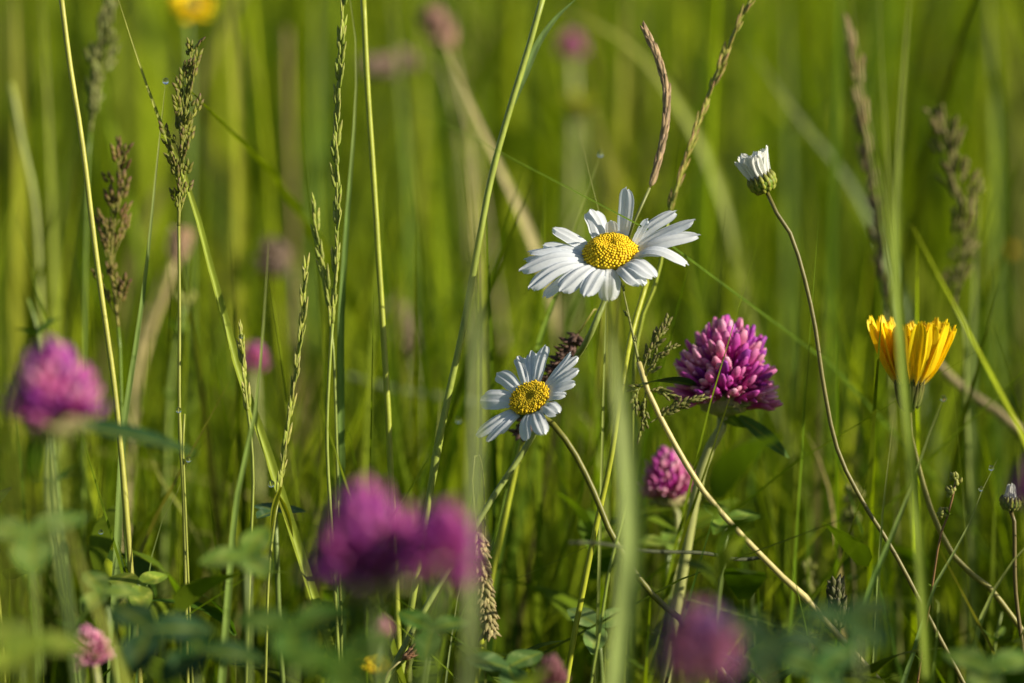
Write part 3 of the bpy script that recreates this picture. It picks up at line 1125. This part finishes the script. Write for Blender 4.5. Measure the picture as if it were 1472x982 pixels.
headed('dry brown curved sedge spike rising behind the large daisy', [(929, 48), (946, 85), (958, 135), (955, 190), (944, 240), (934, 270)], .73,
       [(915, 312), (905, 335), (893, 390, .76), (884, 470, .81), (878, 620, .86), (872, 800, .92)], 5, (.2, .22, .07), lambda root, hp: head_catkin(root, hp, S(3.8), S(20), (.44, .33, .2), (.24, .16, .09), 40, 5, 12, .16, 'seed_head', M_DRY, .15), group='grasses in seed')
grass_panicle('blurred brownish grass head at the right, above the yellow hawkbit', [(1352, 175), (1372, 260), (1385, 340), (1372, 440)], .82,
              [(1386, 470), (1388, 560), (1392, 680), (1396, 860)], 7, (.2, .25, .04), (.19, .2, .05), (.2, .12, .07), 66, 30, False, 12, 3, .35, 13)
grass_spike('blurred brown thin spike beside the broad blurred blade', [(1222, 55), (1236, 150), (1255, 290), (1272, 430)], .83,
            [(1278, 500), (1284, 640), (1290, 820)], 6, (.22, .24, .05), (.24, .2, .08), (.28, .17, .1), 40, 7, 24, False, 5, .2, 14)
# the leaning pale stem with loose branches
hp0 = headed('pale leaning grass stem with small loose green branches, right of the daisies', [(893, 405), (905, 460), (918, 520)], .712,
             [(938, 578), (1000, 690), (1050, 752), (1120, 825), (1180, 885)], 10, (.5, .43, .16), lambda root, hp: head_panicle(root, hp, S(10), S(12), (.2, .24, .06), (.25, .2, .1), False, 3, 1, .2, 0, 15), nodes=(.21, .33, .52))
rb = MB()
random.seed(77)
sp = []
for (pts, n_) in (([(922, 540), (932, 510), (944, 488), (957, 468)], 14), ([(925, 548), (940, 520), (962, 502)], 8), ([(928, 560), (926, 590), (922, 615)], 8),
                  ([(934, 608), (955, 595), (980, 582), (1002, 574)], 12), ([(930, 566), (945, 560), (958, 566)], 6), ([(927, 555), (918, 560), (914, 580)], 5)):
    q = spline(pix(pts, .712), 20)
    rb.tube(q, S(1.0), (.3, .3, .1), 5)
    tq = tangents(q)
    for k in range(n_):
        j = min(int((.25 + .75 * k / (n_ - 1)) * 19), 19)
        s = Vector((rand(-1, 1), rand(-1, 1), rand(-1, 1)))
        sp.append((q[j], (tq[j] + s * .4).normalized()))
spikes(hp0, rb, sp, [spikelet_data(S(19) * s, S(4.2), 4, (.22, .26, .05), (.16, .09, .07)) for s in (1, .9, 1.15)], True, GR)


# sedge spikes and foxtails
def catkin_plant(label, head, d, stem_pts, wpx, col, r, spL, c0, c1, rings, per, ang, seed, group='brown and green catkin heads', ground=True, name='sedge_plant'):
    return headed(label, head, d, stem_pts, wpx, col, lambda root, hp: head_catkin(root, hp, S(r, d), S(spL, d), c0, c1, rings, per, seed, ang), group=group, ground=ground, name=name, cat='sedge')


catkin_plant('dark brown scaly sedge spike nodding behind the smaller daisy', [(746, 626), (766, 590), (795, 535), (822, 496), (831, 480)], .742,
             [(838, 465), (848, 450), (858, 443), (864, 448, .75), (862, 500, .79), (850, 640, .83), (836, 800, .86)], 3, (.3, .27, .05), 8.5, 15, (.15, .09, .065), (.09, .05, .04), 24, 7, 1.15, 31)
catkin_plant('olive drooping foxtail head hanging from a thread, below the smaller daisy', [(703, 908), (698, 870), (692, 820), (686, 765)], .71,
             [(682, 735), (679, 700), (679, 670), (686, 650), (694, 680, .725), (697, 760, .74), (697, 900, .75)], 2.6, (.24, .27, .05), 13, 16, (.34, .33, .12), (.38, .28, .13), 32, 8, .7, 32)
catkin_plant('small dark foxtail head standing low near the yellow hawkbit stem', [(1200, 845), (1204, 870), (1206, 905)], .725,
             [(1206, 930), (1204, 985)], 6, GREEN, 14, 18, (.17, .2, .06), (.12, .1, .06), 14, 8, .45, 33)
catkin_plant('tiny brown seed head slanting at the bottom edge', [(622, 914), (600, 932), (578, 948)], .715, [(560, 965), (545, 1000)], 4, (.24, .22, .08), 8, 13, (.36, .22, .12), (.28, .15, .09), 14, 6, .4, 34)
catkin_plant('far blurred brown seed head above the pale straw blade', [(618, 20), (632, 42), (648, 70)], 1.05, [(655, 100), (690, 260), (720, 460)], 7, (.3, .26, .1), 22, 20, (.4, .24, .17), (.3, .18, .15), 10, 8, .8, 35)
catkin_plant('far dull brown seed head left of the grass spikes', [(385, 372), (400, 372), (415, 376)], 1.0, [(420, 400), (424, 520), (424, 700)], 7, (.2, .22, .06), 28, 22, (.2, .14, .1), (.17, .12, .09), 10, 8, .8, 36)
catkin_plant('far pale tan seed head on a bent straw stem, behind the left grass leaf', [(258, 336), (256, 355), (250, 376)], .93, [(240, 410), (215, 480), (196, 560), (186, 680)], 13, STRAW, 24, 16, (.5, .36, .22), (.5, .34, .22), 8, 8, .7, 37)
catkin_plant('blurred beige seed head between the tall stalks, left of the smaller daisy', [(560, 440), (572, 470), (590, 510)], .98, [(598, 560), (604, 700)], 8, (.2, .22, .06), 26, 20, (.3, .25, .14), (.26, .2, .12), 12, 8, .9, 38)
catkin_plant('far pinkish grey grass head at the top, left of the straw blade', [(530, 95), (560, 92), (600, 88)], 1.1, [(640, 110), (668, 260), (680, 480)], 6, (.24, .24, .08), 16, 18, (.42, .3, .26), (.36, .25, .2), 12, 7, .8, 39)

# ------------------------------------------------------------------ stalks
make_stalk('tall yellow green stalk with brown joints, leaning from the top left corner', [(86, -20), (100, 90), (118, 205), (134, 335), (148, 440), (163, 545), (172, 630), (180, 720)], .715, 9, (.36, .36, .06), (.33, .5))
make_stalk('straight yellow green stalk, left of the centre', [(522, -10), (528, 120), (536, 240), (546, 400), (556, 560), (560, 640)], .735, 9.5, (.3, .34, .03), (.45,))
make_stalk('tall slanting stalk in the centre with a side leaf at the top', [(782, -10), (758, 75), (735, 150), (704, 265), (668, 460), (640, 590), (618, 710)], .73, 10.5, (.27, .33, .05), (.3,),
           leaves=(([(832, -5), (800, 25), (775, 60), (757, 100), (738, 150)], .732, 11, (.13, .2, .06), .5),))
make_stalk('yellow stalk running down left of the leaning pale stem', [(932, 398, .74), (908, 480, .735), (893, 560), (878, 660), (855, 765), (836, 860), (820, 945)], .725, 9.5, (.33, .36, .02), (.35, .62))
make_stalk('yellow green stalk under the smaller daisy, crossing the daisy stem', [(775, 560), (745, 660), (722, 760), (704, 845), (682, 985)], .745, 11, (.3, .34, .02), (.3,))
make_stalk('thin green stalk low in the centre right of the yellow one', [(908, 680), (893, 750), (876, 820), (860, 920), (850, 980)], .70, 5, (.2, .26, .04))
make_stalk('very thin upright stem at the lower left corner', [(-6, 820), (2, 900), (8, 1000)], .72, 5, (.28, .3, .03))
make_stalk('horizontal grey dry stem lying low across the meadow, right of centre', [(818, 780, .66), (860, 781, .67), (930, 792, .69), (1010, 795, .71), (1060, 804, .73), (1100, 801, .74)], .69, 5.5, (.06, .07, .035), ground=False, mat=M_DRY, group='fallen dry stems', name='dry_stem')
make_stalk('blurred pale stem lying across behind the smaller daisy', [(500, 540), (560, 558), (640, 572), (720, 582)], .92, 10, (.2, .25, .1), ground=False, mat=M_DRY, group='fallen dry stems', name='dry_stem')
make_stalk('blurred tan stem crossing behind the yellow hawkbit to the right border', [(1330, 500), (1372, 548), (1430, 590), (1480, 630)], .84, 13, (.3, .25, .12), ground=False, mat=M_DRY, group='fallen dry stems', name='dry_stem')
make_stalk('blurred red brown stem in the top left of the picture', [(412, 40), (414, 160), (420, 300), (426, 480)], 1.1, 9, (.24, .17, .05))
make_stalk('slim stalk just right of the sharp purple tipped seed head stem', [(265, 595), (263, 650), (266, 720)], .712, 4, (.25, .28, .04))
make_stalk('thin tan stem at the bottom edge, right of the pink and violet clover', [(1035, 938), (1065, 955), (1105, 988)], .70, 6, (.3, .24, .12), ground=True, mat=M_DRY)
make_stalk('blurred upright stalk in the background at the far left', [(16, 120), (30, 200), (50, 300), (60, 480)], .88, 10, (.26, .3, .06))

# ------------------------------------------------------------------ blades
B = make_blade
B('long leaf arching from the top border past the left seed head', [(168, -8), (205, 105), (240, 200), (272, 270), (306, 395), (330, 480), (352, 560), (392, 672)], .728, 15, (.25, .31, .03), .35, .2, .35, wide=.62)
B('grey green narrow blade with a drop on its tip, left of the tall seed head', [(238, 118), (226, 230), (210, 390), (192, 520), (178, 610), (172, 720)], .735, 15, (.15, .22, .05), .25, .2)
B('green blade beside the tall slim spike, tip at the top border', [(502, -10), (512, 70), (510, 170), (498, 330), (490, 480), (490, 690)], .745, 16, (.13, .21, .04), .3)
B('short thin blade rising just above the large daisy', [(834, 192), (846, 245), (862, 305), (872, 420), (868, 560)], .735, 6, (.25, .3, .07), .4)
B('bright green blade with a drop, behind the left petals of the large daisy', [(866, 212), (850, 262), (826, 330), (800, 420), (772, 505), (745, 640)], .765, 18, (.16, .25, .025), .2)
B('broad blurred straw blade slanting behind the large daisy', [(630, 45), (668, 130), (716, 235), (762, 335), (800, 450), (812, 580, .97), (808, 700, 1.05)], .9, 34, (.5, .43, .2), .1, .1, .1, mat=M_DRY)
B('second straw blade, darker edged, crossing behind the centre', [(672, 120), (680, 260), (690, 420), (694, 560, 1.05)], .95, 24, (.36, .34, .11), .2, .1, .1, mat=M_DRY)
B('pale very blurred blade in front of the smaller daisy at its left petals', [(672, 250, .5), (684, 400), (688, 560), (684, 720), (678, 900)], .545, 26, (.28, .33, .13), .2)
B('pale very blurred wide blade hanging in front, below the large daisy', [(872, 405, .56), (884, 500), (900, 620), (908, 740), (904, 840), (890, 960)], .58, 33, (.32, .40, .12), .1, wide=.8, basew=.15, tipw=.4)
B('broad blurred blade in front of the yellow hawkbit', [(1310, -30), (1299, 120), (1290, 330), (1297, 500), (1309, 640), (1322, 780), (1330, 900)], .63, 15, (.24, .32, .035), .2, wide=.7)
B('soft blade at the top right, left of the broad one', [(1222, -30), (1240, 120), (1274, 300), (1294, 500), (1307, 640), (1320, 800)], .637, 9, (.2, .27, .03), .4)
B('faint soft blade at the top right, right of the broad one', [(1262, -30), (1268, 100), (1281, 300), (1296, 500), (1308, 640), (1322, 800)], .636, 8, (.22, .29, .03), .6)
B('thin soft blade at the left edge of the top right tuft', [(1205, -20), (1222, 80), (1258, 260), (1290, 480), (1306, 640), (1319, 800)], .638, 7, (.2, .26, .04), .5)
B('long green blade low at the right, crossing the hawkbit stem', [(1358, 568), (1336, 625), (1310, 700), (1278, 780), (1250, 850)], .69, 19, (.13, .22, .045), .2)
B('thin pointed blade with a drop near its tip, at the right', [(1434, 660), (1412, 705), (1386, 770), (1350, 830), (1325, 900)], .712, 13, (.14, .22, .06), .35)
B('wide bent blade entering from the right border', [(1490, 770), (1452, 812), (1418, 870), (1400, 930), (1392, 1000)], .70, 24, (.2, .28, .06), .2)
B('upright thin double blade left of the hawkbit stem', [(1286, 585), (1278, 660), (1268, 745), (1262, 860)], .705, 11, (.24, .31, .08), .4, fold=.5)
B('dark narrow blade with a drop on its tip, low at the left', [(272, 660), (256, 705), (232, 752), (216, 812), (205, 900)], .712, 9, (.09, .16, .03), .3, .6)
B('broad blurred yellow green blade at the lower left', [(96, 740), (115, 810), (145, 890), (185, 990)], .585, 27, (.27, .32, .02), .2, wide=.6)
B('soft upright blade left of the low grass spike', [(386, 350), (378, 480), (366, 600), (340, 720), (325, 900)], .69, 15, (.17, .25, .05), .3)
B('soft pale blade behind the purple clovers', [(634, 560), (628, 640), (616, 720), (600, 900)], .77, 16, (.24, .29, .07), .3)
B('blurred arching blade from the top centre down to the right', [(800, 10), (880, 45), (940, 95), (1010, 200), (1060, 330), (1090, 500), (1150, 640), (1190, 780)], 1.0, 26, (.27, .32, .03), .2, wide=.75)
B('blurred grey green blade slanting behind the white bud', [(1080, 70), (1150, 170), (1230, 270), (1290, 400), (1330, 560)], 1.0, 26, (.17, .23, .08), .3)
B('blurred bright blade running down behind the clover to the right', [(1055, 360), (1085, 460), (1120, 570), (1158, 690), (1180, 800)], .9, 24, (.28, .33, .03), .2)
B('small tan dry blade between the clover and the hawkbit', [(1160, 622), (1178, 660), (1196, 720), (1205, 800)], .80, 16, (.42, .33, .12), .3, mat=M_DRY)
B('blurred curved pale blade behind the smaller daisy stem', [(800, 560), (850, 610), (868, 680), (872, 760)], .87, 26, (.27, .32, .06), .3)
B('wide blurred pale blade at the left, under the tan seed head', [(232, 390), (212, 450), (196, 540), (190, 640)], .88, 16, (.42, .36, .17), .2, mat=M_DRY)
B('narrow pale blade low, left of the hanging foxtail', [(668, 820), (656, 870), (648, 930), (640, 990)], .73, 9, (.2, .28, .1), .3)
B('green leaf with a bent tip in the lower right corner', [(1340, 905), (1342, 840), (1350, 880), (1340, 990)], .69, 12, (.16, .25, .03), .4)
B('blurred upright blade at the right border', [(1408, 250), (1404, 360), (1400, 520), (1398, 700)], .87, 20, (.2, .27, .06), .3)
B('soft yellow blade behind the left clover head', [(200, 610), (232, 690), (280, 760), (310, 850)], .8, 14, (.3, .34, .04), .3)
B('tall blurred green blade at the left of the top', [(60, -20), (70, 160), (78, 330), (86, 520)], .92, 16, (.26, .31, .04), .3)
B('very blurred lime blade close in front at the left border', [(8, 560, .47), (14, 700), (4, 850), (-10, 1000)], .47, 26, (.27, .33, .02), .2)
B('very blurred lime blade close in front in the lower left corner', [(70, 640, .5), (52, 760), (44, 880), (40, 1000)], .5, 20, (.25, .32, .02), .3)
for k, (x0, x1, dd, wd, cc) in enumerate(((560, 600, 1.05, 16, GREEN), (610, 596, 1.2, 18, YGREEN), (900, 880, 1.1, 22, YGREEN), (1130, 1140, 1.15, 22, GREEN), (1420, 1440, 1.05, 20, GREEN), (330, 345, 1.0, 18, YGREEN), (455, 450, 1.15, 22, GREEN), (20, 28, 1.0, 22, YGREEN))):
    B('far blurred upright blade of the background grass', [(x0, -30), ((x0 + x1) / 2 + 6, 220), (x1, 460), (x1 + 6, 700)], dd, wd, cc, rand(0, .5), group='far blurred upright blades', wide=.7)


# ------------------------------------------------------------------ clover leaves and herbs in front
def clover_leaf(label, C, d, Lpx, spin, tilt, c, seed=0, group='clover leaves low in front'):
    random.seed(seed)
    cen = P(C[0], C[1], d)
    up = (Vector((0, 0, 1)) * math.cos(tilt) - CF * math.sin(tilt)).normalized()
    base = Vector((cen.x + rand(-.02, .02), cen.y + rand(0, .03), -.005))
    path = spline([cen, cen.lerp(base, .25) + Vector((rand(-.004, .004), 0, 0)), base], 20)
    root = thing('clover_plant', label, 'leaf', path[-1], group)
    stem_part(root, path, S(4, d), S(6, d), (.16, .22, .05), sides=6, name='stalk')
    F = frame(up)
    for k in range(3):
        th = spin + k * 2.09 + rand(-.15, .15)
        dr = F.to_3x3() @ Vector((math.cos(th), math.sin(th), rand(-.15, .25)))
        mb = MB()
        leaflet(mb, cen, dr, up, S(Lpx, d) * rand(.9, 1.1), S(Lpx, d) * .68, vary(c, .12))
        mb.build('leaflet', M_LEAF, root)
    return root


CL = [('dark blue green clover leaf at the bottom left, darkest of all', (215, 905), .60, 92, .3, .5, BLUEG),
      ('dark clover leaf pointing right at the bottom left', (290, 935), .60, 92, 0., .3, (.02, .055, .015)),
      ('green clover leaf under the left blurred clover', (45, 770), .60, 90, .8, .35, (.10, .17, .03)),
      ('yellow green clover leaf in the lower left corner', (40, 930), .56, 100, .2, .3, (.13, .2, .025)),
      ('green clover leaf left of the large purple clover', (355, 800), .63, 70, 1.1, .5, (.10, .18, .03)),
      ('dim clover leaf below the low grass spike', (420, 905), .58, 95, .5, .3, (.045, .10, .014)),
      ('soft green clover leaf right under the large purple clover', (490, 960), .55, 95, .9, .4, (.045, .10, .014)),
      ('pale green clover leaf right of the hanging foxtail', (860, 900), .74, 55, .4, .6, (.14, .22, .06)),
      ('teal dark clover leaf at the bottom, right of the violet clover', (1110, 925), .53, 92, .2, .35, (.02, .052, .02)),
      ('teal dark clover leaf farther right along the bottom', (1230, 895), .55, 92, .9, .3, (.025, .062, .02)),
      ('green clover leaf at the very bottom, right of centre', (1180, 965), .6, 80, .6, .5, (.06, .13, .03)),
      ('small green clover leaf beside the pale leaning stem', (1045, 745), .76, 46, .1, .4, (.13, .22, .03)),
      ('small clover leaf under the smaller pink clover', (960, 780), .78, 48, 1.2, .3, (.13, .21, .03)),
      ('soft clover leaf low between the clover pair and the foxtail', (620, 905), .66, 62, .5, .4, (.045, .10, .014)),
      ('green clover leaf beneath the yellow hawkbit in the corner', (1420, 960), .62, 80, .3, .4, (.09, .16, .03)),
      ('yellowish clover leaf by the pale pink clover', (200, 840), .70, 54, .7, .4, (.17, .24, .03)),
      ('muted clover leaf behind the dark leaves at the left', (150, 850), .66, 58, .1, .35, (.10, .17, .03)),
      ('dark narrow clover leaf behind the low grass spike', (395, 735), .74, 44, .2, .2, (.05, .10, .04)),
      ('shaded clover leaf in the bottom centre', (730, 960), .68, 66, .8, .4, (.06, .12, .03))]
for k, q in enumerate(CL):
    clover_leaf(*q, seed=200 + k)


def herb(label, pts, d, w_, col, buds, leafc, seed, group='small budding herbs', bud_c=(.24, .27, .05), bud_px=6, leaf_px=26):
    """a leafy stem with whorls of leaves and clusters of buds"""
    random.seed(seed)
    path = spline(root_down(pix(pts, d)), 60)
    root = thing('budding_herb', label, 'herb', path[-1], group)
    stem_part(root, path, S(w_, d) * .4, S(w_, d) * .6, col)
    tn = tangents(path)
    lm = MB()
    vis = [j for j in range(2, 36, 4)]
    for j in vis:
        for k in range(4):
            th = k * 1.57 + j
            out = frame(tn[j]) @ Vector((math.cos(th), math.sin(th), rand(-.7, -.2)))
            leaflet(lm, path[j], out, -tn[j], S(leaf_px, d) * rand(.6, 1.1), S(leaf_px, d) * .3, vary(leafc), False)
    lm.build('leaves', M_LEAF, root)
    for (bx, by, n_) in buds:
        bm_ = MB()
        c = P(bx, by, d)
        for k in range(n_):
            p = c + Vector((rand(-1, 1), rand(-1, 1), rand(-1, 1))) * S(bud_px * 1.5, d)
            bm_.add(lemma(S(bud_px * 2, d), S(bud_px * .8, d), vary(bud_c), vary(lerp3(bud_c, BROWN, .3)), 7, 1), TRS(p, Vector((rand(-.6, .6), rand(-.6, .6), 1))))
        bm_.build('bud_cluster', M_BRACT, root)
    return root


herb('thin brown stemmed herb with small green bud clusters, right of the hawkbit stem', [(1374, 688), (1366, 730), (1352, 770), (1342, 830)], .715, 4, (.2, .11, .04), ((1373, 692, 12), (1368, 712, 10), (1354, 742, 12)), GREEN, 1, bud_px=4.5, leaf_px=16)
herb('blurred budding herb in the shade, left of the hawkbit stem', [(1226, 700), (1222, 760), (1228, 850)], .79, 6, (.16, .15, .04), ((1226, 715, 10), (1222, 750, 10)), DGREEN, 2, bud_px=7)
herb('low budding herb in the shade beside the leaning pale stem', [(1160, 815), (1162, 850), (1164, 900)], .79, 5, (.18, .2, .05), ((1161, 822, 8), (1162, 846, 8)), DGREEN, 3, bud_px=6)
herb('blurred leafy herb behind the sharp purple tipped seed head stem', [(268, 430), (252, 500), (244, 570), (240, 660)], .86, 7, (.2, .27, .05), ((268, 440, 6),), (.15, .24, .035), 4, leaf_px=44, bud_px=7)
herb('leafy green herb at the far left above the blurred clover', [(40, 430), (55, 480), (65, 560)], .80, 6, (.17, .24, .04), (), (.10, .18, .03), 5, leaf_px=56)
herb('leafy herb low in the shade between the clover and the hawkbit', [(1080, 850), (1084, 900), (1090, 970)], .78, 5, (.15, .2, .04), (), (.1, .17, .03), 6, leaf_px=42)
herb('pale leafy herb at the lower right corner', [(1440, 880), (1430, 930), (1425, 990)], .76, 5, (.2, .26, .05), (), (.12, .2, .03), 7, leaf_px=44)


# ------------------------------------------------------------------ dew
def dew(label, px, py, d, rpx):
    me = bpy.data.meshes.new('dewdrop')
    mb = MB()
    r = S(rpx, d)
    prof = [(max(r * math.sin(a), r * .01), -r * math.cos(a) * (1.0 if a < 1.57 else 1.12)) for a in np.linspace(0, math.pi, 13)]
    p = P(px, py, d)
    mb.lathe(prof, Matrix(), (1, 1, 1), 18)
    o = bpy.data.objects.new('dewdrop', mb.mesh('dewdrop', M_DEW))
    o.location = p
    COL.objects.link(o)
    tag(o, label, 'dewdrop', 'dewdrops on the grass')


for q in (('dewdrop on the narrow blade tip left of the tall seed head', 238, 117, .735, 4.5), ('dewdrop on the tip of the short spike left of centre', 346, 484, .715, 3.2),
          ('dewdrop on the stem of the tall left seed head', 257, 590, .716, 4), ('dewdrop on the tip of the dark narrow blade low at the left', 271, 661, .711, 4),
          ('tiny dewdrop low at the left, near the pale pink clover', 145, 765, .716, 3.5), ('blurred dewdrop beside the yellow stalk at the lower left', 171, 725, .745, 4),
          ('dewdrop at the foot of the low grass spike', 390, 696, .715, 5), ('upper dewdrop on the thin pointed blade at the right', 1425, 673, .708, 4),
          ('lower dewdrop on the thin pointed blade at the right', 1410, 703, .708, 3.5), ('dewdrop on the long green blade tip below the yellow hawkbit', 1356, 573, .69, 4),
          ('dewdrop on the bright blade tip above the large daisy', 863, 222, .763, 4.5), ('dewdrop on the soft green blade left of the smaller daisy', 659, 604, .77, 4.5)):
    dew(*q)
